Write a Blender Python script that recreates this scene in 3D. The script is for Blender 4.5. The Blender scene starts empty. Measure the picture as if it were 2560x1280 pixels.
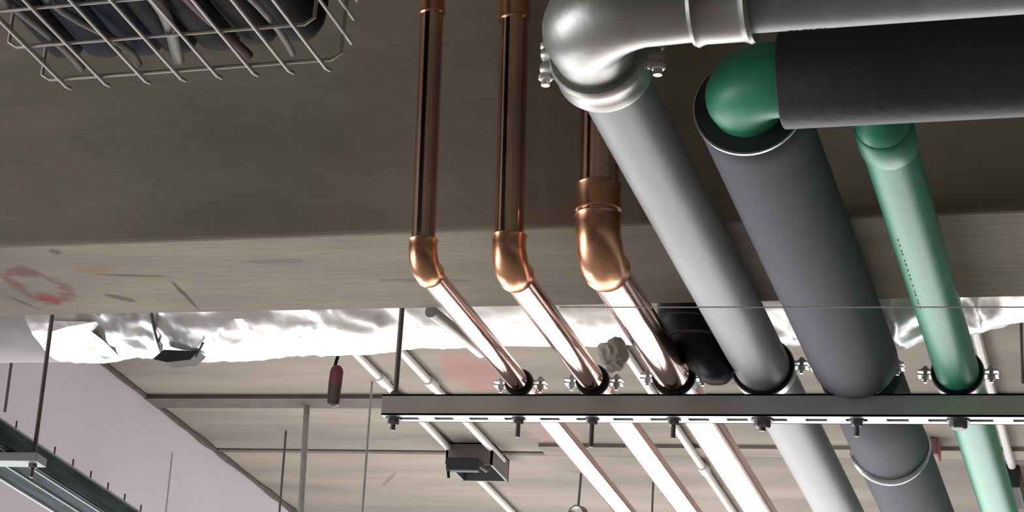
import bpy, bmesh, math, random
from mathutils import Vector, Matrix, noise
random.seed(4)
C = bpy.context.scene.collection
S = bpy.context.scene
PI = math.pi
H = 1.6                                   # eye height above the floor; z values below are measured from the eye

# ---------------------------------------------------------------- camera
F = 5787.0; CX = -138.0; CY = 585.0       # the photograph is an off-centre crop: long lens with shift
RM = ((0.88206249, 0.03369546, 0.46992593), (0.45050025, -0.35226341, -0.8203414), (0.13789593, 0.93529413, -0.32589816))
cam = bpy.data.cameras.new('camera'); cob = bpy.data.objects.new('camera', cam); C.objects.link(cob)
cam.sensor_width = 36.0; cam.lens = 36.0 * F / 2560.0
cam.shift_x = (1280.0 - CX) / 2560.0; cam.shift_y = -(640.0 - CY) / 2560.0
cam.clip_start = 0.05; cam.clip_end = 100
m4 = Matrix(RM).to_4x4(); m4.translation = Vector((0, 0, H)); cob.matrix_world = m4
S.camera = cob

# ---------------------------------------------------------------- world, daylight, exposure
S.view_settings.view_transform = 'Standard'; S.view_settings.look = 'None'
S.view_settings.gamma = 1.0; S.view_settings.use_curve_mapping = False
S.view_settings.exposure = 0.0
w = bpy.data.worlds.new('world'); S.world = w; w.use_nodes = True
w.node_tree.nodes['Background'].inputs[0].default_value = (0.80, 0.88, 1.0, 1)
w.node_tree.nodes['Background'].inputs[1].default_value = 0.2

def window_light(name, loc, rot, sx, sy, power, col):
    l = bpy.data.lights.new(name, 'AREA'); l.shape = 'RECTANGLE'; l.size = sx; l.size_y = sy
    l.energy = power; l.color = col
    o = bpy.data.objects.new(name, l); C.objects.link(o); o.location = loc; o.rotation_euler = rot
    return o
# daylight entering through the glazed far facade and the glazing on the left, near side
window_light('daylight_far_window', (-0.6, 8.95, 1.25), (-PI/2, 0, 0), 3.8, 2.3, 135, (0.97, 0.98, 1.0))
window_light('daylight_side_window', (-2.52, 6.6, 1.42), (0, -PI/2, 0), 2.0, 4.5, 95, (0.97, 0.98, 1.0))
window_light('daylight_left_window', (-5.9, 1.8, 1.45), (0, -PI/2, 0), 2.6, 4.0, 175, (0.97, 0.98, 1.0))
sl_ = bpy.data.lights.new('sun', 'SUN'); sl_.energy = 14.0; sl_.angle = 0.02; sl_.color = (1.0, 0.97, 0.92)
so_ = bpy.data.objects.new('sun', sl_); C.objects.link(so_); so_.location = (0.5, 14, 6)
so_.rotation_euler = Vector((-0.15, -0.80, -0.58)).to_track_quat('-Z', 'Y').to_euler()   # low sun through the far window onto the floor

# ---------------------------------------------------------------- helpers
def ray(px, py):
    d = (px - CX, -(py - CY), -F)
    return Vector([sum(RM[i][k] * d[k] for k in range(3)) for i in range(3)])
def onY(px, py, y): r = ray(px, py); return r * (y / r.y)
def onZ(px, py, z): r = ray(px, py); return r * (z / r.z)

def lin(c): return tuple((x / 12.92 if x <= 0.04045 else ((x + 0.055) / 1.055) ** 2.4) for x in c)
def mat(name, col, rough=0.5, metal=0.0, var=0.12, scale=8.0, bump=0.0, bscale=40.0, stretch=(1, 1, 1), rvar=0.0, spec=0.5, col2=None):
    m = bpy.data.materials.new(name); m.use_nodes = True
    nt = m.node_tree; N = nt.nodes; L = nt.links; b = N['Principled BSDF']
    tc = N.new('ShaderNodeTexCoord'); mp = N.new('ShaderNodeMapping'); mp.inputs['Scale'].default_value = stretch
    L.new(tc.outputs['Object'], mp.inputs[0])
    nz = N.new('ShaderNodeTexNoise'); nz.inputs['Scale'].default_value = scale; nz.inputs['Detail'].default_value = 6
    L.new(mp.outputs[0], nz.inputs[0])
    cr = N.new('ShaderNodeValToRGB')
    c2 = col2 or tuple(x * (1 - var) for x in col); c1 = tuple(min(1, x * (1 + var * 0.6)) for x in col)
    cr.color_ramp.elements[0].position = 0.32; cr.color_ramp.elements[1].position = 0.68
    cr.color_ramp.elements[0].color = (*c2, 1); cr.color_ramp.elements[1].color = (*c1, 1)
    L.new(nz.outputs[0], cr.inputs[0]); L.new(cr.outputs[0], b.inputs['Base Color'])
    b.inputs['Roughness'].default_value = rough; b.inputs['Metallic'].default_value = metal
    b.inputs['Specular IOR Level'].default_value = spec
    if rvar:
        mr = N.new('ShaderNodeMapRange'); mr.inputs[3].default_value = rough - rvar; mr.inputs[4].default_value = rough + rvar
        L.new(nz.outputs[0], mr.inputs[0]); L.new(mr.outputs[0], b.inputs['Roughness'])
    if bump:
        n2 = N.new('ShaderNodeTexNoise'); n2.inputs['Scale'].default_value = bscale; n2.inputs['Detail'].default_value = 5
        L.new(mp.outputs[0], n2.inputs[0])
        bp = N.new('ShaderNodeBump'); bp.inputs['Strength'].default_value = bump; bp.inputs['Distance'].default_value = 0.01
        L.new(n2.outputs[0], bp.inputs['Height']); L.new(bp.outputs[0], b.inputs['Normal'])
    m['_ramp'] = cr.name
    return m

def add_blobs(m, blobs, axes='XY'):
    """stains and paint marks with a shape of their own: (cx, cy, rx, ry, angle, colour, strength, ring?)"""
    nt = m.node_tree; N = nt.nodes; L = nt.links; b = N['Principled BSDF']
    cur = b.inputs['Base Color'].links[0].from_socket
    geo = N.new('ShaderNodeTexCoord'); sep = N.new('ShaderNodeSeparateXYZ'); L.new(geo.outputs['Object'], sep.inputs[0])
    nz = N.new('ShaderNodeTexNoise'); nz.inputs['Scale'].default_value = 45; nz.inputs['Detail'].default_value = 4
    L.new(geo.outputs['Object'], nz.inputs[0])
    def mth(op, a, bb=None, clamp=False):
        n = N.new('ShaderNodeMath'); n.operation = op; n.use_clamp = clamp
        for i, v in enumerate((a, bb)):
            if v is None: continue
            if isinstance(v, (int, float)): n.inputs[i].default_value = v
            else: L.new(v, n.inputs[i])
        return n.outputs[0]
    for cx, cy, rx, ry, ang, col, st, ring in blobs:
        ca, sa = math.cos(ang), math.sin(ang)
        dx = mth('SUBTRACT', sep.outputs[0], cx); dy = mth('SUBTRACT', sep.outputs[1], cy)
        u = mth('DIVIDE', mth('ADD', mth('MULTIPLY', dx, ca), mth('MULTIPLY', dy, sa)), rx)
        v = mth('DIVIDE', mth('SUBTRACT', mth('MULTIPLY', dy, ca), mth('MULTIPLY', dx, sa)), ry)
        d = mth('SQRT', mth('ADD', mth('MULTIPLY', u, u), mth('MULTIPLY', v, v)))
        d = mth('ADD', d, mth('MULTIPLY', mth('SUBTRACT', nz.outputs[0], 0.5), 1.1))
        if ring: k = mth('SUBTRACT', 1.0, mth('MULTIPLY', mth('ABSOLUTE', mth('SUBTRACT', d, 0.85)), 3.2), True)
        else: k = mth('MULTIPLY', mth('SUBTRACT', 1.15, d), 2.2, True)
        k = mth('MULTIPLY', k, st)
        mx = N.new('ShaderNodeMixRGB'); L.new(k, mx.inputs[0]); L.new(cur, mx.inputs[1]); mx.inputs[2].default_value = (*col, 1)
        cur = mx.outputs[0]
    L.new(cur, b.inputs['Base Color'])

def obj(name, bm, m, parent=None, smooth=True, label=None):
    me = bpy.data.meshes.new(name)
    bmesh.ops.recalc_face_normals(bm, faces=bm.faces)
    if smooth:
        for f in bm.faces: f.smooth = True
    bm.to_mesh(me); bm.free()
    if smooth:
        try: me.set_sharp_from_angle(angle=math.radians(38))
        except Exception: pass
    o = bpy.data.objects.new(name, me); C.objects.link(o)
    if m: me.materials.append(m)
    if parent:
        o.parent = parent; o.matrix_parent_inverse = Matrix.Identity(4)
        o.location = -parent.location if parent.parent is None else Vector((0, 0, 0))
    if label: o['label'] = label
    return o
def thing(name, label, cat, loc=(0, 0, 0), group=None):
    o = bpy.data.objects.new(name, None); C.objects.link(o); o.location = Vector((loc[0], loc[1], loc[2] + H))
    o.empty_display_size = 0.05
    o['label'] = label; o['category'] = cat
    if group: o['group'] = group
    return o
def tag(o, label, cat, group=None):
    o['label'] = label; o['category'] = cat
    if group: o['group'] = group
    return o
def struct(name, bm, m, smooth=False):
    o = obj(name, bm, m, None, smooth); o['kind'] = 'structure'; return o

def box(bm, x0, x1, y0, y1, z0, z1, bev=0.0):
    vs = [bm.verts.new((x, y, z + H)) for x in (x0, x1) for y in (y0, y1) for z in (z0, z1)]
    fs = [(0, 1, 3, 2), (4, 6, 7, 5), (0, 4, 5, 1), (2, 3, 7, 6), (0, 2, 6, 4), (1, 5, 7, 3)]
    faces = [bm.faces.new([vs[i] for i in f]) for f in fs]
    if bev:
        es = set(e for f in faces for e in f.edges)
        bmesh.ops.bevel(bm, geom=list(es), offset=bev, segments=2, affect='EDGES', profile=0.5)

def sweep(bm, pts, rad, seg=24, caps=True, closed=False):
    """tube through pts (z relative to the eye) with a radius per point"""
    P = [Vector((p[0], p[1], p[2] + H)) for p in pts]; n = len(P)
    if not isinstance(rad, (list, tuple)): rad = [rad] * n
    T = []
    for i in range(n):
        if closed: t = P[(i + 1) % n] - P[i - 1]
        else:
            a_, b_ = max(i - 1, 0), min(i + 1, n - 1)
            while (P[b_] - P[a_]).length < 1e-7 and (a_ > 0 or b_ < n - 1): a_ = max(a_ - 1, 0); b_ = min(b_ + 1, n - 1)
            t = P[b_] - P[a_]
        if t.length < 1e-9: t = T[-1].copy() if T else Vector((0, 0, 1))
        T.append(t.normalized())
    a = Vector((0, 0, 1)) if abs(T[0].z) < 0.9 else Vector((1, 0, 0))
    u = (a - T[0] * a.dot(T[0])).normalized(); rings = []
    for i in range(n):
        u = (u - T[i] * u.dot(T[i])).normalized(); v = T[i].cross(u)
        rings.append([bm.verts.new(P[i] + (u * math.cos(2 * PI * k / seg) + v * math.sin(2 * PI * k / seg)) * rad[i]) for k in range(seg)])
    for i in range(n if closed else n - 1):
        A = rings[i]; B = rings[(i + 1) % n]
        for k in range(seg): bm.faces.new((A[k], A[(k + 1) % seg], B[(k + 1) % seg], B[k]))
    if caps and not closed:
        bm.faces.new(rings[0][::-1]); bm.faces.new(rings[-1])
def tube(name, pts, rad, m, parent=None, seg=24, label=None):
    bm = bmesh.new(); sweep(bm, pts, rad, seg); return obj(name, bm, m, parent, True, label)
def lerp(a, b, t): return tuple(a[i] + (b[i] - a[i]) * t for i in range(3))
def straight(a, b, n): return [lerp(a, b, i / n) for i in range(n + 1)]
def bend(c, d1, d2, R, n=14):
    """points of a 90 degree bend with corner c, coming in along -d1 side and leaving along d2 (unit vectors away from the corner)"""
    c = Vector(c); d1 = Vector(d1).normalized(); d2 = Vector(d2).normalized(); o = c + (d1 + d2) * R
    return [tuple(o - d2 * R * math.cos(t) - d1 * R * math.sin(t)) for t in [PI / 2 * i / n for i in range(n + 1)]]
def ringband(bm, c, axis, r0, r1, wd, seg=40, a0=0, a1=2 * PI):
    """flat band (rectangular section) around an axis"""
    c = Vector((c[0], c[1], c[2] + H)); axis = Vector(axis).normalized()
    a = Vector((0, 0, 1)) if abs(axis.z) < 0.9 else Vector((1, 0, 0))
    u = (a - axis * a.dot(axis)).normalized(); v = axis.cross(u)
    full = abs(a1 - a0 - 2 * PI) < 1e-6; n = seg if full else seg + 1; R = []
    for k in range(n):
        t = a0 + (a1 - a0) * k / seg; e = u * math.cos(t) + v * math.sin(t)
        R.append([bm.verts.new(c + e * r + axis * s) for r, s in ((r0, -wd / 2), (r1, -wd / 2), (r1, wd / 2), (r0, wd / 2))])
    for k in range(seg):
        A = R[k]; B = R[(k + 1) % n]
        for j in range(4): bm.faces.new((A[j], A[(j + 1) % 4], B[(j + 1) % 4], B[j]))
    if not full: bm.faces.new(R[0]); bm.faces.new(R[-1][::-1])
def hexbolt(bm, p, axis, r, h, shank=None, sl=0):
    a = Vector(p); ax = Vector(axis).normalized()
    sweep(bm, [tuple(a), tuple(a + ax * h * .8), tuple(a + ax * h)], [r, r, r * .8], 6)
    if shank: sweep(bm, [tuple(a - ax * sl), tuple(a + ax * (h + sl * .4))], shank, 10)
def thread(bm, a, b, r, pitch=0.004, seg=10):
    L = (Vector(b) - Vector(a)).length; n = max(4, int(L / pitch) * 2)
    sweep(bm, straight(a, b, n), [r if i % 2 else r * 0.84 for i in range(n + 1)], seg)

# ---------------------------------------------------------------- materials
M = {}
M['beam'] = mat('concrete_beam', (0.37, 0.33, 0.27), 0.9, 0, 0.16, 9, 0.15, 60, (0.35, 1, 1))
M['slab'] = mat('concrete_slab', (0.31, 0.27, 0.23), 0.92, 0, 0.30, 5, 0.2, 30, (0.25, 1, 1))
M['joint'] = mat('shutter_joint', (0.14, 0.12, 0.11), 0.9, 0, 0.2, 20)
M['lilac'] = mat('painted_plaster', (0.82, 0.77, 0.88), 0.85, 0, 0.05, 3, 0.05, 30)
M['edge'] = mat('wall_edge_gap', (0.10, 0.085, 0.07), 0.9, 0, 0.3, 25)
M['floor'] = mat('screed_floor', (0.50, 0.475, 0.44), 0.6, 0, 0.12, 2)
M['dark_wall'] = mat('unlit_rear_wall', (0.16, 0.15, 0.14), 0.9, 0, 0.1, 2)
M['window'] = mat('window_frame_paint', (0.4, 0.4, 0.4), 0.5)
M['copper'] = mat('copper_tube', (0.76, 0.50, 0.43), 0.13, 1.0, 0.18, 12, 0.03, 60, (1, .3, 1), 0.05)
M['copper_fit'] = mat('copper_fitting', (0.86, 0.46, 0.28), 0.30, 1.0, 0.22, 25, 0.04, 60, rvar=0.06)
M['galv'] = mat('galvanised_steel', (0.32, 0.335, 0.35), 0.5, 0.3, 0.28, 14, 0.05, 60, (1, .22, 1), rvar=0.08)
M['galv_fit'] = mat('galvanised_fitting', (0.42, 0.42, 0.405), 0.36, 0.6, 0.14, 14, 0.05, 50, rvar=0.06)
M['strut'] = mat('galvanised_strut', (0.58, 0.585, 0.58), 0.4, 0.45, 0.08, 20)
M['foam'] = mat('grey_rubber_insulation', (0.085, 0.092, 0.112), 0.7, 0, 0.12, 12, 0.04, 60, (1, .2, 1), spec=0.25)
M['foam_dark'] = mat('black_rubber_insulation', (0.036, 0.039, 0.050), 0.6, 0, 0.12, 12, 0.1, 60)
M['green'] = mat('green_plastic_pipe', (0.045, 0.38, 0.22), 0.42, 0, 0.12, 10, 0.03, 50, spec=0.5)
M['rubber'] = mat('black_rubber', (0.014, 0.014, 0.016), 0.5)
M['zinc'] = mat('bright_zinc', (0.88, 0.88, 0.88), 0.3, 0.4, 0.05)
M['dzinc'] = mat('dull_zinc', (0.22, 0.22, 0.22), 0.45, 0.8, 0.1)
M['rod'] = mat('threaded_steel', (0.20, 0.19, 0.19), 0.5, 0.6, 0.1, 30)
M['palerod'] = mat('pale_steel', (0.42, 0.42, 0.40), 0.5, 0.4, 0.1, 30)
M['white'] = mat('white_plastic_conduit', (0.80, 0.79, 0.77), 0.35, 0, 0.04)
M['foil'] = mat('aluminium_foil', (0.93, 0.93, 0.94), 0.32, 0.60, 0.04, 10, 0.12, 25, rvar=0.05)
M['tape'] = mat('silver_tape', (0.86, 0.86, 0.88), 0.3, 0.6, 0.05, 30, 0.2, 60)
M['hose'] = mat('black_hose', (0.016, 0.016, 0.022), 0.45)
M['wire'] = mat('zinc_wire', (0.50, 0.48, 0.46), 0.45, 0.3, 0.08)
M['cable_black'] = mat('black_cable', (0.010, 0.012, 0.013), 0.7, spec=0.2)
M['cable_blue'] = mat('dark_blue_cable', (0.012, 0.020, 0.034), 0.7, spec=0.2)
M['cable_grey'] = mat('grey_cable', (0.14, 0.135, 0.13), 0.6)
M['cable_brown'] = mat('red_brown_cable', (0.10, 0.03, 0.02), 0.6)
M['tray'] = mat('tray_steel', (0.06, 0.085, 0.095), 0.75, 0.0, 0.7, 60, 0.1, 40, (1, .12, 1), spec=0.15)
M['tray_lip'] = mat('tray_lip_steel', (0.42, 0.44, 0.45), 0.5, 0.2, 0.06)
M['red'] = mat('dark_red_plastic', (0.16, 0.035, 0.045), 0.45)
M['tagbody'] = mat('dark_grip', (0.055, 0.04, 0.042), 0.45)
M['redbox'] = mat('red_brown_plastic', (0.32, 0.15, 0.15), 0.5)
M['blackbox'] = mat('black_plastic', (0.03, 0.032, 0.035), 0.5)
M['ink'] = mat('printing_ink', (0.03, 0.035, 0.03), 0.6)
M['string'] = mat('pale_string', (0.62, 0.58, 0.55), 0.6)

rc = onZ(97, 715, 1.167)
add_blobs(M['beam'], [
    (rc.x, rc.y, 0.046, 0.085, 0.0, (0.26, 0.10, 0.09), 0.8, True),
    (-1.645, 3.245, 0.018, 0.03, 0.0, (0.40, 0.06, 0.06), 0.75, False),
    (-1.625, 3.115, 0.022, 0.03, 0.0, (0.24, 0.12, 0.13), 0.75, False),
    (-1.508, 3.115, 0.035, 0.016, 0.0, (0.38, 0.20, 0.14), 0.55, False),
    (-1.450, 3.145, 0.065, 0.006, 0.15, (0.15, 0.09, 0.085), 0.75, False),
    (-1.515, 3.250, 0.030, 0.012, 0.75, (0.10, 0.085, 0.07), 0.7, False),
    (-1.403, 3.245, 0.078, 0.004, 1.62, (0.06, 0.05, 0.045), 0.8, False),
    (-1.700, 3.260, 0.035, 0.006, 1.2, (0.10, 0.09, 0.08), 0.6, False),
    (-1.535, 3.030, 0.010, 0.012, 0.0, (0.10, 0.09, 0.08), 0.6, False),
    (-1.20, 3.10, 0.05, 0.010, 0.0, (0.18, 0.155, 0.14), 0.5, False),
    (-1.00, 3.20, 0.07, 0.008, 0.1, (0.16, 0.14, 0.13), 0.5, False)])
add_blobs(M['slab'], [
    (-1.575, 5.49, 0.075, 0.16, 0.0, (0.42, 0.17, 0.16), 0.6, False),
    (-1.50, 6.03, 0.07, 0.10, 0.0, (0.42, 0.27, 0.27), 0.5, False),
    (-2.10, 6.52, 0.006, 0.10, 0.5, (0.16, 0.12, 0.10), 0.7, False),
    (-1.72, 6.45, 0.05, 0.05, 0.0, (0.30, 0.22, 0.18), 0.4, False)])

# ---------------------------------------------------------------- the building
XL = -2.54; ZC = 1.75; ZB = 1.167
bm = bmesh.new(); box(bm, -6, 4.5, -4, 9.0, -H - 0.1, -H); struct('floor', bm, M['floor'])
bm = bmesh.new(); box(bm, -6, 4.5, -4, 9.2, ZC, ZC + 0.15); struct('ceiling', bm, M['slab'])
bm = bmesh.new(); box(bm, -6, 4.5, 3.0, 3.33, ZB, ZC, 0.006); struct('trim_1', bm, M['beam'])
bm = bmesh.new(); box(bm, XL - 0.12, XL, 3.33, 4.3, -H, ZC); box(bm, XL - 0.12, XL, 8.9, 9.0, -H, ZC); box(bm, XL - 0.12, XL, 4.3, 8.9, 0.82, ZC); box(bm, XL - 0.12, XL, 4.3, 8.9, -H, -1.18); struct('wall_left', bm, M['lilac'])
bm = bmesh.new(); box(bm, -6.1, -6, -4, 9, -H, ZC - 0.0)
struct('wall_left_outer', bm, M['dark_wall'])
bm = bmesh.new(); box(bm, 4.5, 4.6, -4, 9, -H, ZC); struct('wall_right', bm, M['dark_wall'])
bm = bmesh.new(); box(bm, -6, 4.5, -4.1, -4, -H, ZC); struct('wall_back', bm, M['dark_wall'])
bm = bmesh.new(); box(bm, 1.32, 4.5, 9.0, 9.1, -H, ZC); box(bm, -2.54, 1.32, 9.0, 9.1, 0.9, ZC); box(bm, -2.54, 1.32, 9.0, 9.1, -H, -1.5)
struct('wall_far', bm, M['slab'])
bm = bmesh.new()                         # frame of the far window
for x in (-2.52, -1.25, 0.02, 1.26): box(bm, x, x + 0.06, 9.02, 9.08, -1.5, 0.9)
box(bm, -2.52, 1.32, 9.02, 9.08, 0.84, 0.9); box(bm, -2.52, 1.32, 9.02, 9.08, -1.5, -1.44)
struct('window_1', bm, M['window'])
bm = bmesh.new()                         # frame of the window in the lilac wall
for y in (4.3, 5.28, 7.06, 8.84): box(bm, XL - .09, XL - .04, y, y + .06, -1.18, .82)
box(bm, XL - .09, XL - .04, 4.3, 8.9, -1.18, -1.12); box(bm, XL - .09, XL - .04, 4.3, 8.9, .76, .82)
struct('window_2', bm, M['window'])
# shutter joints in the slab, the ragged gap along the wall top, and the seam in the plaster
bm = bmesh.new(); box(bm, XL, 4.5, 5.665, 5.755, ZC - 0.012, ZC + 0.01); struct('trim_2', bm, M['joint'])
bm = bmesh.new(); box(bm, XL, 4.5, 6.205, 6.23, ZC - 0.004, ZC + 0.01); struct('trim_3', bm, M['joint'])
bm = bmesh.new(); box(bm, -1.56, 4.5, 6.12, 6.204, ZC - 0.010, ZC + 0.01); struct('trim_4', bm, M['slab'])
bm = bmesh.new()
pts = []; n = 70
for i in range(n + 1):
    y = 5.25 + 3.7 * i / n; pts.append((XL + 0.004, y, ZC - 0.004))
sweep(bm, pts, [0.007 + 0.010 * abs(noise.noise(Vector((p[1] * 5, 0, 0)))) for p in pts], 8)
struct('trim_5', bm, M['edge'], True)
bm = bmesh.new(); box(bm, XL - 0.002, XL + 0.0015, 5.90, 5.906, 0.82, ZC - 0.10); M['seam'] = mat('plaster_seam', (0.52, 0.49, 0.56), 0.9)
struct('trim_6', bm, M['seam'])

# ---------------------------------------------------------------- copper pipes
RAIL_T = 1.070; RAIL_B = 1.036; RY0 = 3.465; RY1 = 3.506; RYC = (RY0 + RY1) / 2
def copper_pipe(x, y, z, r, fr, tx, label, elbow, zc_, coupl, far=8.9):
    t = thing('copper_pipe', label, 'pipe', (x, y, z), 'copper pipes turning up the concrete beam')
    R = fr * elbow
    tube('horizontal_tube', straight((x, y + R * 0.9, z), (x, far, z), 8), r, M['copper'], t, 40)
    s = fr * 0.55
    core = bend((x, y, z), (tx, 0, 1), (0, 1, 0), R, 18)
    a = tuple(Vector(core[0]) + Vector((tx, 0, 1)).normalized() * s); b = tuple(Vector(core[-1]) + Vector((0, 1, 0)) * s)
    P = [a, lerp(a, core[0], .08), lerp(a, core[0], .3)] + core + [lerp(core[-1], b, .7), lerp(core[-1], b, .92), b]
    k = len(core)
    rr = [fr * 1.03, fr * 1.06, fr] + [fr * (1 + 0.03 * math.sin(PI * i / (k - 1))) for i in range(k)] + [fr, fr * 1.06, fr * 1.03]
    bm = bmesh.new(); sweep(bm, P, rr, 40); obj('elbow', bm, M['copper_fit'], t)
    top = ZC
    tube('riser', straight((x + tx * (R * .9), y, z + R * .9), (x + tx * (top - z), y, top), 6), r, M['copper'], t, 40)
    for zc0, ln in coupl:
        c0 = Vector((x + tx * (zc0 - z), y, zc0)); d = Vector((tx, 0, 1)).normalized()
        P = [tuple(c0 + d * q * ln) for q in (-.5, -.46, -.38, .38, .46, .5)]
        tube('coupling', P, [r * 1.06, r * 1.13, r * 1.09, r * 1.09, r * 1.13, r * 1.06], M['copper_fit'], t, 36)
    return t
copper_pipe(-0.922, 2.935, 1.0925, .0165, .0195, -0.035, 'thinnest copper pipe, left of the three that bend up the beam', 1.35, 0, [(1.500, .05)])
copper_pipe(-0.808, 2.955, 1.0957, .0197, .0230, -0.035, 'middle copper pipe with a shiny elbow at the beam edge', 1.35, 0, [(1.490, .05)])
copper_pipe(-0.686, 2.945, 1.1025, .0265, .0295, -0.030, 'thickest copper pipe, right of the three, partly behind the galvanised elbow', 1.45, 0, [(1.186, .040)])

# ---------------------------------------------------------------- galvanised pipe with grooved couplings
gx, gy, gz = -0.557, 2.232, 1.116
t = thing('galvanised_pipe', 'large grey galvanised steel pipe with a fat elbow turning right at the top', 'pipe', (gx, gy, gz))
tube('diagonal_tube', straight((gx, gy + .125, gz), (gx, 8.9, gz), 10), .0395, M['galv'], t, 48)
tube('cross_tube', straight((gx + .13, gy, gz), (2.5, gy, gz), 6), .0395, M['galv'], t, 48)
core = bend((gx, gy, gz), (0, 1, 0), (1, 0, 0), .072, 22)
P = [(gx, gy + .150, gz)] + core + [(gx + .165, gy, gz)]
bm = bmesh.new(); sweep(bm, P, [.043] + [.046 + .004 * math.sin(PI * i / 22) for i in range(23)] + [.043], 48)
obj('elbow', bm, M['galv_fit'], t)
def grooved_coupling(c, axis, ear, parent, r=.047):
    axis = Vector(axis); ear = Vector(ear)
    bm = bmesh.new()
    prof = [(-.026, .0), (-.026, .008), (-.018, .011), (-.008, .0085), (.008, .0085), (.018, .011), (.026, .008), (.026, .0)]
    sweep(bm, [tuple(Vector(c) + axis * p[0]) for p in prof], [r - .004 + p[1] for p in prof], 48)
    cp = obj('coupling', bm, M['galv_fit'], parent)
    for s in (-1, 1):
        c = tuple(Vector(c) + Vector((0, 0, .004))); e = Vector(c) + ear * s * (r + .014)
        bm = bmesh.new()
        up = axis.cross(ear)
        for q in (-1, 1):
            sweep(bm, [tuple(Vector(c) + ear * s * (r - .002) + up * q * .009), tuple(e + up * q * .009), tuple(e + ear * s * .006 + up * q * .009)], [.013, .0105, .006], 16)
        obj('ear', bm, M['galv_fit'], cp)
        bm = bmesh.new(); hexbolt(bm, tuple(e + up * .017), up, .0085, .006, .005, .016); hexbolt(bm, tuple(e - up * .017), -up, .0085, .006)
        obj('bolt', bm, M['zinc'], cp)
grooved_coupling((gx, 2.366, gz), (0, 1, 0), (1, 0, 0), t)
cx_ = gx + .152
P = [(cx_ + q, gy, gz) for q in (-.030, -.030, -.026, -.022, -.019, .019, .022, .026, .030, .030)]
tube('coupling', P, [.042, .0485, .0505, .0485, .0475, .0475, .0485, .0505, .0485, .042], M['galv_fit'], t, 48)
# small stencilled marks under the cross tube
bm = bmesh.new()
for k in range(9):
    x = -0.345 + k * .0045 + (0.002 if k % 3 == 0 else 0)
    sweep(bm, [(x, gy + .013, gz - .0374), (x + .0028, gy + .013, gz - .0374)], .0011, 6)
obj('stencil_marks', bm, M['ink'], t)

# ---------------------------------------------------------------- insulated pipe
ix, iz = -0.425, 1.118; iy = 2.448
t = thing('insulated_pipe', 'thick pipe in grey rubber insulation, exposed green elbow at its top', 'pipe', (ix, iy, iz))
def sleeve(name, a, b, r0, r1, m, parent, rnd=0.004, seg=56, label=None):
    """hollow insulation sleeve from a to b with cut ends"""
    a = Vector(a); b = Vector(b); d = (b - a).normalized(); L = (b - a).length; bm = bmesh.new()
    prof = [(0, r0), (0, r1 - rnd), (rnd * .4, r1 - rnd * .3), (rnd, r1)] + [(rnd + (L - 2 * rnd) * i / 24, r1) for i in range(1, 24)] + [(L - rnd, r1), (L - rnd * .3, r1 - rnd * .4), (L, r1 - rnd), (L, r0)]
    sweep(bm, [tuple(a + d * p[0]) for p in prof], [p[1] for p in prof], seg, False)
    return obj(name, bm, m, parent, True, label)
sl = sleeve('insulation', (ix, 2.512, iz), (ix, 3.458, iz), .040, .0595, M['foam'], t, .004)
sleeve('insulation', (ix, 3.514, iz), (ix, 8.9, iz), .040, .0575, M['foam'], t, .003)
bm = bmesh.new(); sweep(bm, [(ix, 2.5105, iz), (ix, 2.5135, iz)], [.0385, .0592], 56, False)
sweep(bm, [(ix, 2.5105, iz), (ix, 2.5100, iz)], [.0385, .0588], 56, False)
obj('cut_face', bm, M['foam_dark'], t, True, 'black cut end of the grey insulation')
bm = bmesh.new(); ringband(bm, (ix, 2.5145, iz), (0, 1, 0), .058, .0606, .004, 56); obj('glue_edge', bm, M['tape'], t, True, 'thin pale edge of the insulation end')
sleeve('cross_insulation', (ix + .046, iy, iz), (2.5, iy, iz), .040, .0555, M['foam_dark'], t, .002, 56, 'black insulation running right')
core = bend((ix, iy, iz), (0, 1, 0), (1, 0, 0), .0445, 18)
bm = bmesh.new(); sweep(bm, [(ix, 3.60, iz), (ix, 2.53, iz)] + core + [(ix + .045, iy, iz), (ix + .05, iy, iz), (ix + .30, iy, iz)], [.0385, .0385] + [.0425] * (len(core) + 1) + [.0385] * 2, 48)
obj('green_elbow', bm, M['green'], t, True, 'bare green plastic pipe elbow')
# silver tape ring round the sleeve beyond the rail
yr = onZ(2225, 1205, iz - .058).y
bm = bmesh.new(); P = []
for k in range(64):
    a = 2 * PI * k / 64
    P.append((ix + .0585 * math.cos(a), yr + .006 * math.sin(3 * a) + .012 * math.sin(a), iz + .0585 * math.sin(a)))
sweep(bm, P, [.0028 + .0045 * max(0, math.cos(2 * PI * k / 64 + 1.75)) for k in range(64)], 10, False, True)
obj('tape_ring', bm, M['tape'], t, True, 'silver tape ring round the insulation')

# ---------------------------------------------------------------- green pipe
px_, py_, pz_ = -0.288, 2.543, 1.106
t = thing('green_pipe', 'slim bare green plastic pipe passing up behind the black insulation', 'pipe', (px_, py_, pz_))
bm = bmesh.new()
core = bend((px_, py_, pz_), (0, 0, 1), (0, 1, 0), .03, 14)
sweep(bm, [(px_, py_ + .0, ZC)] + core + [(px_, 3.2, pz_), (px_, 8.9, pz_)], .0295, 44)
obj('tube', bm, M['green'], t)
P = [(px_, py_ + .020, pz_), (px_, py_ + .023, pz_), (px_, py_ + .075, pz_), (px_, py_ + .082, pz_)]
tube('socket', P, [.0295, .0315, .0315, .0295], M['green'], t, 40)
bm = bmesh.new(); random.seed(3); y = 2.86
while y < 3.12:
    l = random.uniform(.003, .007)
    a = -0.55
    sweep(bm, [(px_ + .0295 * math.sin(a), y, pz_ - .0295 * math.cos(a)), (px_ + .0295 * math.sin(a), y + l, pz_ - .0295 * math.cos(a))], .0009, 6)
    y += l + random.uniform(.006, .022)
obj('printed_line', bm, M['ink'], t)

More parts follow.
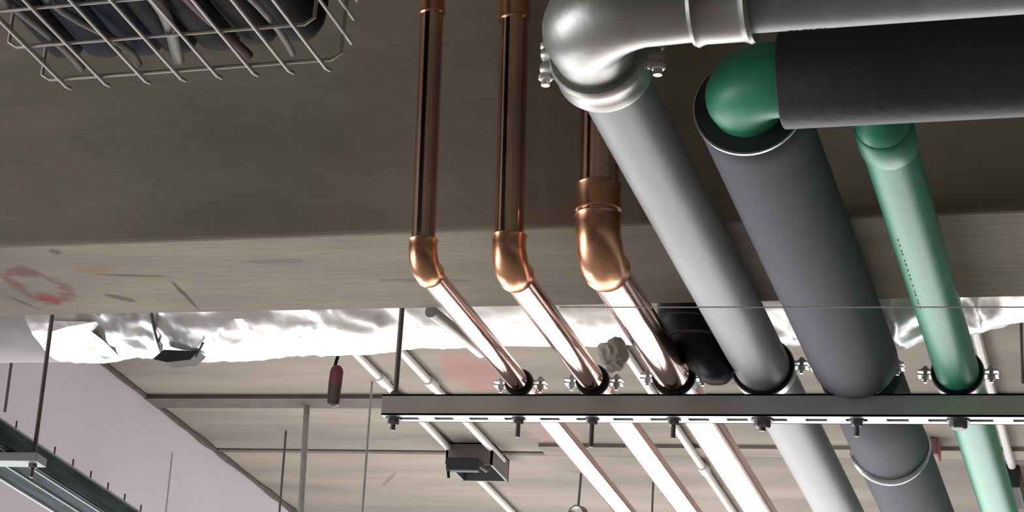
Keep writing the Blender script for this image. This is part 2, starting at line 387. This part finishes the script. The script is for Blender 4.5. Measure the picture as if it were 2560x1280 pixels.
# ---------------------------------------------------------------- support rail
bm = bmesh.new(); RX0 = -1.138; RX1 = 0.9; th = .0026
box(bm, RX0, RX1, RY0, RY0 + th, RAIL_B, RAIL_T); box(bm, RX0, RX1, RY1 - th, RY1, RAIL_B, RAIL_T)
box(bm, RX0, RX1, RY0, RY0 + .009, RAIL_T - th, RAIL_T); box(bm, RX0, RX1, RY1 - .009, RY1, RAIL_T - th, RAIL_T)
ys0 = RYC - .006; ys1 = RYC + .006
box(bm, RX0, RX1, RY0, ys0, RAIL_B, RAIL_B + th); box(bm, RX0, RX1, ys1, RY1, RAIL_B, RAIL_B + th)
x = RX0
while x < RX1:
    box(bm, x, min(RX1, x + .026), ys0, ys1, RAIL_B, RAIL_B + th); x += .056
rl = obj('support_rail', bm, M['strut'], None, False)
tag(rl, 'long horizontal steel strut channel with slotted underside carrying all the pipes', 'rail')

rxr = -1.1235
t = thing('threaded_rod', 'threaded rod holding the left end of the pipe support rail', 'rod', (rxr, RYC, 1.016))
bm = bmesh.new(); thread(bm, (rxr, RYC, 1.016), (rxr, RYC, ZC), .0047); obj('shaft', bm, M['rod'], t)
bm = bmesh.new(); hexbolt(bm, (rxr, RYC, RAIL_B - .002), (0, 0, -1), .0095, .009); obj('nut', bm, M['rod'], t)
bm = bmesh.new(); hexbolt(bm, (rxr, RYC, RAIL_T + .001), (0, 0, 1), .0095, .009); obj('nut', bm, M['rod'], t)
bm = bmesh.new(); sweep(bm, [(rxr, RYC, RAIL_B - .0025), (rxr, RYC, RAIL_B)], .0135, 20); obj('washer', bm, M['rod'], t)

# ---------------------------------------------------------------- pipe clamps on the rail
def clamp(x, zc, r, label, stud, bz=0.0, big=False, lone=False):
    t = thing('pipe_clamp', label, 'clamp', (x, RYC, RAIL_T), 'pipe clamps on the support rail')
    bm = bmesh.new(); ringband(bm, (x, RYC, zc), (0, 1, 0), r + .0003, r + .0048, .028, 44); obj('rubber_lining', bm, M['rubber'], t)
    bm = bmesh.new(); ringband(bm, (x, RYC, zc), (0, 1, 0), r + .0048, r + .0066, .020, 44)
    obj('band', bm, M['zinc'], t)
    for s in (-1, 1):
        ex = x + s * (r + .0145); ez = zc + bz
        bm = bmesh.new(); box(bm, min(ex - .0095, ex + .0095), ex + .0095, RYC - .010, RYC + .010, ez + .0022, ez + .0042)
        box(bm, ex - .0095, ex + .0095, RYC - .010, RYC + .010, ez - .0042, ez - .0022)
        er = obj('ear', bm, M['zinc'], t, False)
        bm = bmesh.new()
        hexbolt(bm, (ex, RYC, ez + .0045), (0, 0, 1), .0055, .005); hexbolt(bm, (ex, RYC, ez - .0045), (0, 0, -1), .0055, .005)
        sweep(bm, [(ex, RYC, ez - .013), (ex, RYC, ez + .012)], .0028, 10)
        obj('bolt', bm, M['zinc'], t)
    if stud:
        bm = bmesh.new(); thread(bm, (x, RYC, RAIL_B - stud), (x, RYC, zc - r - .004), .004 if not big else .0055); obj('stud', bm, M['rod'], t)
        bm = bmesh.new(); n_ = .008 if not big else .012
        hexbolt(bm, (x, RYC, RAIL_B - .002), (0, 0, -1), n_, n_ * .9); obj('nut', bm, M['rod'], t)
        bm = bmesh.new(); sweep(bm, [(x, RYC, RAIL_B - .0025), (x, RYC, RAIL_B - .0002)], n_ * 1.35, 20); obj('washer', bm, M['rod'], t)
    return t
clamp(-0.922, 1.0925, .0165, 'small rubber lined clamp holding the thinnest copper pipe on the rail', .030)
clamp(-0.808, 1.0957, .0197, 'rubber lined clamp holding the middle copper pipe on the rail', .045)
clamp(-0.686, 1.1025, .0265, 'rubber lined clamp holding the thickest copper pipe on the rail', .030)
clamp(-0.557, 1.116, .0395, 'wide rubber lined clamp holding the galvanised pipe on the rail', .018, 0.005, True)
clamp(-0.425, iz, .0405, 'clamp hidden under the grey insulated pipe, its bolts below the rail', .025)
clamp(-0.288, 1.106, .0295, 'rubber lined clamp holding the green pipe on the rail', .010, 0, True)

# ---------------------------------------------------------------- foil duct
YD = 3.79; DR = .235
ctrl = [(-600, 912), (0, 908), (130, 905), (230, 905), (300, 896), (390, 890), (500, 903), (700, 892), (880, 881), (1000, 873), (1290, 865), (1440, 866), (1540, 862), (1750, 868), (1950, 862), (2100, 868), (2235, 872), (2330, 842), (2420, 838), (2560, 800), (2700, 790)]
prof = []
for px, py in ctrl:
    p = onY(px, py, YD); prof.append((p.x, p.z / YD))
def duct_at(x):
    for (x0, k0), (x1, k1) in zip(prof, prof[1:]):
        if x <= x1: break
    tt = max(0.0, min(1.0, (x - x0) / (x1 - x0))); tt = tt * tt * (3 - 2 * tt); k = k0 + (k1 - k0) * tt
    r = DR; return k * YD + r * math.sqrt(1 + k * k), r
bm = bmesh.new(); nu, nv = 620, 110; x0, x1 = -2.5, 0.9; rings = []
for i in range(nu + 1):
    x = x0 + (x1 - x0) * i / nu; zc_, r = duct_at(x); ring = []
    calm = min(1.0, max(0.0, (x + 1.93) / .08))          # smooth sleeve at the left, crumpled beyond
    calm *= 1 - 0.85 * max(0.0, 1 - abs(x + 1.02) / .22)
    for j in range(nv):
        a = 2 * PI * j / nv; v = Vector((x * 8, math.cos(a) * 2.8, math.sin(a) * 2.8))
        f = noise.noise(v * 1.1); g = 1 - abs(noise.noise(v * 1.8 + Vector((7, 1, 3)))) * 2; h = 1 - abs(noise.noise(v * 6 + Vector((1, 9, 3)))) * 2
        rr = r + (0.006 * f) + calm * (0.008 * g + 0.0018 * h) - calm * .006
        ring.append(bm.verts.new((x, YD + rr * math.cos(a), zc_ + H + rr * math.sin(a))))
    rings.append(ring)
bm2 = bmesh.new()
for i in range(nu):
    if x0 + (x1 - x0) * i / nu < -1.905:
        for j in range(nv): bm2.faces.new([bm2.verts.new(q.co) for q in (rings[i][j], rings[i + 1][j], rings[i + 1][(j + 1) % nv], rings[i][(j + 1) % nv])])
        continue
    for j in range(nv): bm.faces.new((rings[i][j], rings[i + 1][j], rings[i + 1][(j + 1) % nv], rings[i][(j + 1) % nv]))
t = thing('foil_duct', 'silver foil wrapped air duct running behind the concrete beam', 'duct', (-1.3, YD, 1.5))
obj('duct_body', bm, M['foil'], t)
bmesh.ops.remove_doubles(bm2, verts=bm2.verts, dist=1e-5)
M['sleeve'] = mat('plain_grey_wrap', (0.62, 0.60, 0.61), 0.8, 0, 0.08, 8, 0.1, 30)
obj('plain_sleeve', bm2, M['sleeve'], t, True, 'plain dull grey wrapping at the left end')
def duct_hit(px, py):
    k_ = ray(px, py); q = onY(px, py, YD); zc_, r = duct_at(q.x); kk = k_.z / k_.y
    A = 1 + kk * kk; B = -2 * (YD + kk * zc_); Cc = YD * YD + zc_ * zc_ - r * r; D = B * B - 4 * A * Cc
    y = (-B - math.sqrt(D)) / (2 * A) if D > 0 else -B / (2 * A)
    return onY(px, py, y)
def flap(pts, nm='foil_flap', m='foil'):
    """crumpled loose piece of foil, closed shape with thickness"""
    bm = bmesh.new(); P = [duct_hit(px, py) - Vector((0, .006, .003)) for px, py in pts]; c = sum(P, Vector()) / len(P)
    fr = []; bk = []
    for k, p in enumerate(P):
        o = random.uniform(-.008, .008)
        fr.append(bm.verts.new((p.x, p.y + o - .006, p.z + H))); bk.append(bm.verts.new((p.x, p.y + o + .006, p.z + H)))
    cf = bm.verts.new((c.x, c.y - .020, c.z + H)); cb = bm.verts.new((c.x, c.y + .012, c.z + H)); n = len(P)
    for k in range(n):
        q = (k + 1) % n
        bm.faces.new((fr[k], fr[q], cf)); bm.faces.new((bk[q], bk[k], cb)); bm.faces.new((fr[q], fr[k], bk[k], bk[q]))
    return obj(nm, bm, M[m], t, False)
random.seed(8)
flap([(128, 835), (225, 822), (262, 850), (305, 893), (235, 884), (175, 868)])
flap([(135, 800), (250, 808), (226, 832), (170, 850), (132, 832)])
# loose crumpled grey end of the wrapping beside the thick copper pipe
M['cloth'] = mat('grey_wrap', (0.62, 0.58, 0.54), 0.6, 0.1, .2, 20, .2, 40)
bm = bmesh.new(); bmesh.ops.create_icosphere(bm, subdivisions=5, radius=1.0)
wc = onY(1533, 888, 3.66)
for v in bm.verts:
    d = v.co.normalized(); q = 1 + .22 * noise.noise(d * 1.4 + Vector((3, 1, 0))) + .14 * (1 - 2 * abs(noise.noise(d * 2.0)))
    v.co = Vector((wc.x + d.x * .023 * q, wc.y + d.y * .020 * q, wc.z + H + d.z * .026 * q))
obj('loose_wrap', bm, M['cloth'], t, True, 'crumpled grey end of the wrapping')

# strap with clip hanging round the duct
zc_, r = duct_at(-1.59)
t = thing('duct_strap', 'thin black strap with a wide dark clip under the foil duct', 'strap', (-1.64, 3.7, 1.25))
bm = bmesh.new(); P = []
for k in range(20):
    q = duct_hit(382 + 30 * (k / 19) ** 1.6, 770 + 122 * k / 19); P.append((q.x, q.y - .006, q.z - .004))
sweep(bm, P, .0026, 8); obj('strap', bm, M['blackbox'], t)
bm = bmesh.new(); A = [onY(px, py, 3.76) for px, py in ((385, 900), (412, 877), (500, 880), (478, 902), (420, 908))]
f = [bm.verts.new((p.x, p.y - .006, p.z + H)) for p in A]; b = [bm.verts.new((p.x, p.y + .03, p.z + H)) for p in A]
bm.faces.new(f); bm.faces.new(b[::-1])
for k in range(5): bm.faces.new((f[k], b[k], b[(k + 1) % 5], f[(k + 1) % 5]))
obj('clip', bm, M['blackbox'], t, False)
tube('hook', [tuple(onY(490, 892, 3.755)), tuple(duct_hit(512, 856) - Vector((0, .008, .004)))], .0022, M['blackbox'], t, 8)

# ---------------------------------------------------------------- black ribbed hose behind the beam
t = thing('ribbed_hose', 'black ribbed hose hanging between thick copper and galvanised pipes', 'hose', (-.62, 3.39, 1.07))
bm = bmesh.new(); n = 70
def hx(z): return (-.612 - .046 * min(1, (z - 1.085) / .085), 3.418, z)
P = [hx(1.72 + (1.085 - 1.72) * i / n) for i in range(n + 1)]
rr = [.024 + .021 * min(1, (p[2] - 1.085) / .085) + .0010 * math.sin(k * 1.9) for k, p in enumerate(P)]
P += [(-.611, 3.418, 1.078), (-.610, 3.418, 1.073), (-.610, 3.418, 1.071)]; rr += [.022, .014, .005]
sweep(bm, P, rr, 32); obj('hose_body', bm, M['hose'], t)
for z in (1.168, 1.140):
    bm = bmesh.new(); ringband(bm, hx(z), (0, 0, 1), .040, .0482, .0016, 40); obj('pale_ring', bm, M['cable_grey'], t)

# ---------------------------------------------------------------- thin string across the pipes
a = onY(1400, 768, 2.9); b = onY(2560, 768, 2.9); d = (b - a)
s = tube('string', [tuple(a), tuple(a + d * 2.0)], .0009, M['string'], None, 8)
tag(s, 'thin pale string stretched level in front of the sloping pipes', 'string')

# ---------------------------------------------------------------- short conduit below the duct
s = tube('conduit', straight((-1.03, 3.34, 1.166), (-1.005, 3.545, 1.166), 4), .010, M['galv_fit'], None, 20)
tag(s, 'short grey metal conduit crossing the duct left of the thinnest copper pipe', 'conduit')

# ---------------------------------------------------------------- basket tray at the top left
bz = 1.25; wr = .0026; bx0, bx1 = -1.372, -0.945; yend = 2.598
t = thing('basket_tray', 'zinc wire basket cable tray filled with dark cables, above left', 'cable tray', (-1.15, yend, bz))
xs = [onZ(p[0], p[1], bz).x for p in ((152, 203), (242, 188), (344, 182), (434, 176), (531, 176), (625, 172), (715, 168), (808, 162))]
for x in xs:
    y1 = yend + .020
    tube('long_wire', [(x, .4, bz), (x, y1 - .004, bz), (x + .004, y1 + .004, bz)], wr, M['wire'], t, 10)
for y in [yend - .107 * k for k in range(0, 20)]:
    s_ = .012
    P = [(bx0, y, bz + .10), (bx0, y, bz + s_), (bx0 + s_, y, bz + .0042), (bx1 - s_, y, bz + .0042), (bx1, y, bz + s_), (bx1 + .002, y, bz + .10)]
    tube('cross_wire', P, wr, M['wire'], t, 10)
for x in (bx0, bx1 + .002):
    for z in (.035, .070, .10):
        tube('side_wire', [(x + (.004 if x > -1 else -.004), .4, bz + z), (x + (.004 if x > -1 else -.004), yend + (.02 if z < .09 else .028), bz + z)], wr, M['wire'], t, 10)
random.seed(11)
big = [('black', 'cable_black', .024), ('dark blue', 'cable_blue', .030), ('dark blue', 'cable_blue', .027), ('black', 'cable_black', .024), ('black', 'cable_black', .029), ('dark grey', 'cable_dark', .026), ('black', 'cable_black', .028)]
small = [('thin grey', 'cable_grey', .0055, -1.315), ('pale grey', 'cable_pale', .0080, -1.150), ('grey', 'cable_grey', .0055, -1.240), ('red-brown', 'cable_brown', .0065, -1.075), ('thin pale', 'cable_pale', .0045, -1.010)]
M['cable_dark'] = mat('dark_grey_cable', (0.022, 0.023, 0.022), 0.7, spec=0.2); M['cable_pale'] = mat('pale_cable', (0.26, 0.255, 0.25), 0.55)
pos = ['first from the left side', 'left of centre', 'just left of the middle', 'in the middle', 'right of the middle', 'near the right side', 'pressed to the right side']
acc = -1.358
for k, (cn, mk, r) in enumerate(big):
    P = []; xb = acc + r; acc += 2 * r + .0016; ph = .8
    for i in range(41):
        y = .5 + (yend - .018 - .5) * i / 40
        P.append((xb + .004 * math.sin(y * 6 + ph), y, bz + .0245 + r + .003 * math.sin(y * 8 + k)))
    x_, y_, z_ = P[-1]
    P += [(x_, y_ + .5 * r, z_ + .006), (x_, y_ + .9 * r, z_ + .018), (x_, y_ + 1.1 * r, z_ + .04), (x_, y_ + 1.1 * r, z_ + .12), (x_, y_ + 1.1 * r, ZC)]
    c = tube('cable', P, r, M[mk], None, 20)
    tag(c, 'thick %s cable rising from the basket tray, %s' % (cn, pos[k]), 'cable', 'cables lying in the wire basket tray')
pos = ['by the left corner', 'crossing the middle in a bright streak', 'curving left of the middle', 'near the front edge right of the middle', 'near the right corner']
for k, (cn, mk, r, xb) in enumerate(small):
    P = []
    for i in range(61):
        y = .5 + (yend - .012 - .5) * i / 60
        P.append((xb + (.022 if k in (1, 2) else .010) * math.sin(y * (13 if k != 2 else 19) + k * 1.7), y, bz + .0062 + r))
    c = tube('cable', P, r, M[mk], None, 12)
    tag(c, '%s cable low in the basket tray, %s' % (cn, pos[k]), 'cable', 'cables lying in the wire basket tray')

# ---------------------------------------------------------------- cable trunking lower left
TZ = .981; tx1 = -1.745; tx0 = -1.858
t = thing('ladder_tray', 'dark steel cable tray with pale edges running away along the lilac wall', 'cable tray', (tx1, 3.5, TZ))
TY0, TY1 = 2.6, 8.8
def along(nm, x0, x1, z0, z1, m, lab=None):
    bm = bmesh.new(); box(bm, x0, x1, TY0, TY1, z0, z1); return obj(nm, bm, m, t, False, lab)
along('side_rail', tx1 - .003, tx1, TZ - .033, TZ, M['tray']); along('side_rail', tx0, tx0 + .003, TZ - .033, TZ, M['tray'])
along('edge_lip', tx1 - .003, tx1 + .003, TZ, TZ + .003, M['tray_lip'], 'pale top edge of the tray')
along('edge_lip', tx0 - .003, tx0 + .004, TZ - .037, TZ - .033, M['tray_lip'], 'pale lower edge of the tray')
along('edge_lip', tx1 - .014, tx1 - .004, TZ - .0355, TZ - .033, M['tray'])
for q, m_ in ((.13, 'tray_lip'), (.52, 'tray_lip')):
    x = tx1 - (tx1 - tx0) * q; along('rib', x - .0018, x + .0018, TZ - .037, TZ - .034, M[m_], 'pale rib under the tray')
along('bottom_plate', tx0 + .004, tx1 - .004, TZ - .0335, TZ - .031, M['tray'])
y = 2.75; k = 0
while y < 6.6:
    bm = bmesh.new(); sweep(bm, [(tx1, y, TZ), (tx1, y, TZ + .017)], .0017, 8); obj('pin', bm, M['rod'], t); y += .079
b_ = bmesh.new(); by = 3.40; box(b_, -2.30, -1.698, by - .0205, by + .0205, .928, .943, .001)
b2 = obj('tray_bracket', b_, M['tray_lip'], None, False); tag(b2, 'bright steel cross bar under the dark cable tray by the lilac wall', 'bracket')
rx = -1.7135
t = thing('threaded_rod', 'threaded rod in front of the duct left end, holding the dark cable tray', 'rod', (rx, 3.40, .90))
bm = bmesh.new(); thread(bm, (rx, 3.40, .905), (rx, 3.40, ZC), .0042); obj('shaft', bm, M['rod'], t)
bm = bmesh.new(); hexbolt(bm, (rx, 3.40, .928), (0, 0, -1), .008, .007); obj('nut', bm, M['rod'], t)

# ---------------------------------------------------------------- rods hanging from the far slab
def rod_to(px, py, px2, py2, r, m, label, nm='threaded_rod', top=ZC):
    p = onZ(px, py, top); q = onY(px2, py2, p.y)
    if q.z > p.z - .05: q = Vector((p.x, p.y, p.z - .3))
    s = tube(nm, straight((p.x, p.y, p.z), (p.x + (q.x - p.x) * .5, p.y, q.z), 8), r, M[m], None, 10)
    tag(s, label, 'rod', 'rods hanging from the far slab'); return p, q
rod_to(768, 1005, 757, 1400, .0085, 'palerod', 'pale greenish steel drop rod left of the rail end')
rod_to(930, 955, 900, 1400, .0030, 'palerod', 'thin rod hanging just left of the support rail end')
rod_to(715, 1078, 693, 1400, .0034, 'rod', 'dark thin rod crossing the lilac wall edge at bottom')
rod_to(1633, 1205, 1627, 1400, .0030, 'rod', 'short rod seen between middle and thick copper pipes')
rod_to(2552, 790, 2560, 960, .0030, 'rod', 'thin rod at the right edge beside the green pipe', top=ZC)
p, q = rod_to(1453, 1183, 1443, 1262, .0036, 'rod', 'rod ending in a ring hanger left of the middle copper pipe')
bm = bmesh.new(); ringband(bm, (p.x - .004, p.y, q.z - .030), (0.5, 1, 0), .024, .028, .02, 28)
s = obj('ring_hanger', bm, M['dzinc'], None); tag(s, 'small round pipe hanger on a thin rod near the bottom edge', 'hanger')
FX = onY(12, 1030, 4.6)
s = tube('threaded_rod', straight((FX.x, 4.60, ZC), (FX.x, 4.60, FX.z), 6), .0035, M['rod'], None, 10)
tag(s, 'faint rod near the left edge above the dark cable tray', 'rod', 'rods hanging from the far slab')

# ---------------------------------------------------------------- white conduits on the slab
def conduit(x, y0, y1, r, label, cpl=()):
    t = thing('white_conduit', label, 'conduit', (x, y0, ZC - r), 'white conduits fixed under the far slab')
    tube('tube', straight((x, y0, ZC - r - .002), (x, y1, ZC - r - .002), 6), r, M['white'], t, 16)
    for y in cpl: tube('coupling', [(x, y, ZC - r - .002), (x, y + .06, ZC - r - .002)], r * 1.35, M['white'], t, 16)
conduit(-1.812, 4.6, 8.8, .0100, 'left one of two white conduits leading to the open junction box', [5.47])
conduit(-1.692, 4.6, 6.25, .0105, 'right one of two white conduits leading to the open junction box', [5.50])
conduit(-1.158, 4.6, 8.8, .0105, 'white conduit with a coupling beside the thick copper pipe', [6.28])
conduit(-0.392, 4.6, 6.25, .0095, 'white conduit just right of the green pipe', [])
# open junction box
t = thing('junction_box', 'dark open junction box where the two white conduits meet', 'junction box', (-1.735, 6.3, ZC))
bm = bmesh.new(); jx0, jx1, jy0, jy1, jz = -1.815, -1.685, 6.12, 6.30, ZC - .062
box(bm, jx0, jx1, jy0, jy0 + .006, jz, ZC); box(bm, jx0, jx1, jy1 - .006, jy1, jz, ZC); box(bm, jx0, jx0 + .006, jy0, jy1, jz, ZC); box(bm, jx1 - .006, jx1, jy0, jy1, jz, ZC)
box(bm, jx0, jx1, jy0, jy1, ZC - .004, ZC)
obj('housing', bm, M['dzinc'], t, False)
bm = bmesh.new(); box(bm, jx0 + .01, jx1 - .03, jy0 - .03, jy0 - .006, jz - .026, jz + .012, .004); obj('cover', bm, M['blackbox'], t, False)
tube('wire_loop', [(jx0 + .03, jy0 + .02, ZC - .03), (jx0 + .04, jy0 - .02, jz - .01), (jx0 + .075, jy0 - .02, jz + .01), (jx0 + .11, jy0 + .02, jz - .012), (jx1 - .01, jy0 + .06, ZC - .03)], .006, M['cable_grey'], t, 10)
tube('wire_end', [(jx0 + .012, jy0 - .02, jz), (jx0 + .018, jy0 - .02, jz - .045)], .004, M['cable_black'], t, 8)
# box at the right edge
bm = bmesh.new(); box(bm, -.425, -.375, 6.28, 6.50, ZC - .06, ZC, .006)
s = obj('junction_box', bm, M['blackbox'], None, False); tag(s, 'small black box at the right edge on the white conduit', 'junction box')
bm = bmesh.new(); box(bm, -.615, -.545, 6.03, 6.115, ZC - .045, ZC, .006)
s = obj('junction_box', bm, M['redbox'], None, False); tag(s, 'red-brown box under the slab beside the grey insulated pipe', 'junction box')

# ---------------------------------------------------------------- hanging pendant switch
t = thing('pendant_grip', 'dark red and grey hand grip hanging on a cord below the duct', 'pendant switch', (-1.51, 4.3, 1.3))
tube('cord', [(-1.500, 4.3, ZC), (-1.506, 4.3, 1.44), (-1.517, 4.3, 1.385)], .0035, M['cable_black'], t, 10)
a = (-1.511, 4.3, 1.388); b = (-1.513, 4.3, 1.345); c = (-1.5135, 4.3, 1.302)
tube('cap', [a, lerp(a, b, .12), lerp(a, b, .3), b], [.007, .0115, .0135, .0135], M['red'], t, 24, 'dark red upper half')
tube('grip', [b, lerp(b, c, .7), lerp(b, c, .9), c], [.0132, .0128, .011, .005], M['tagbody'], t, 24)
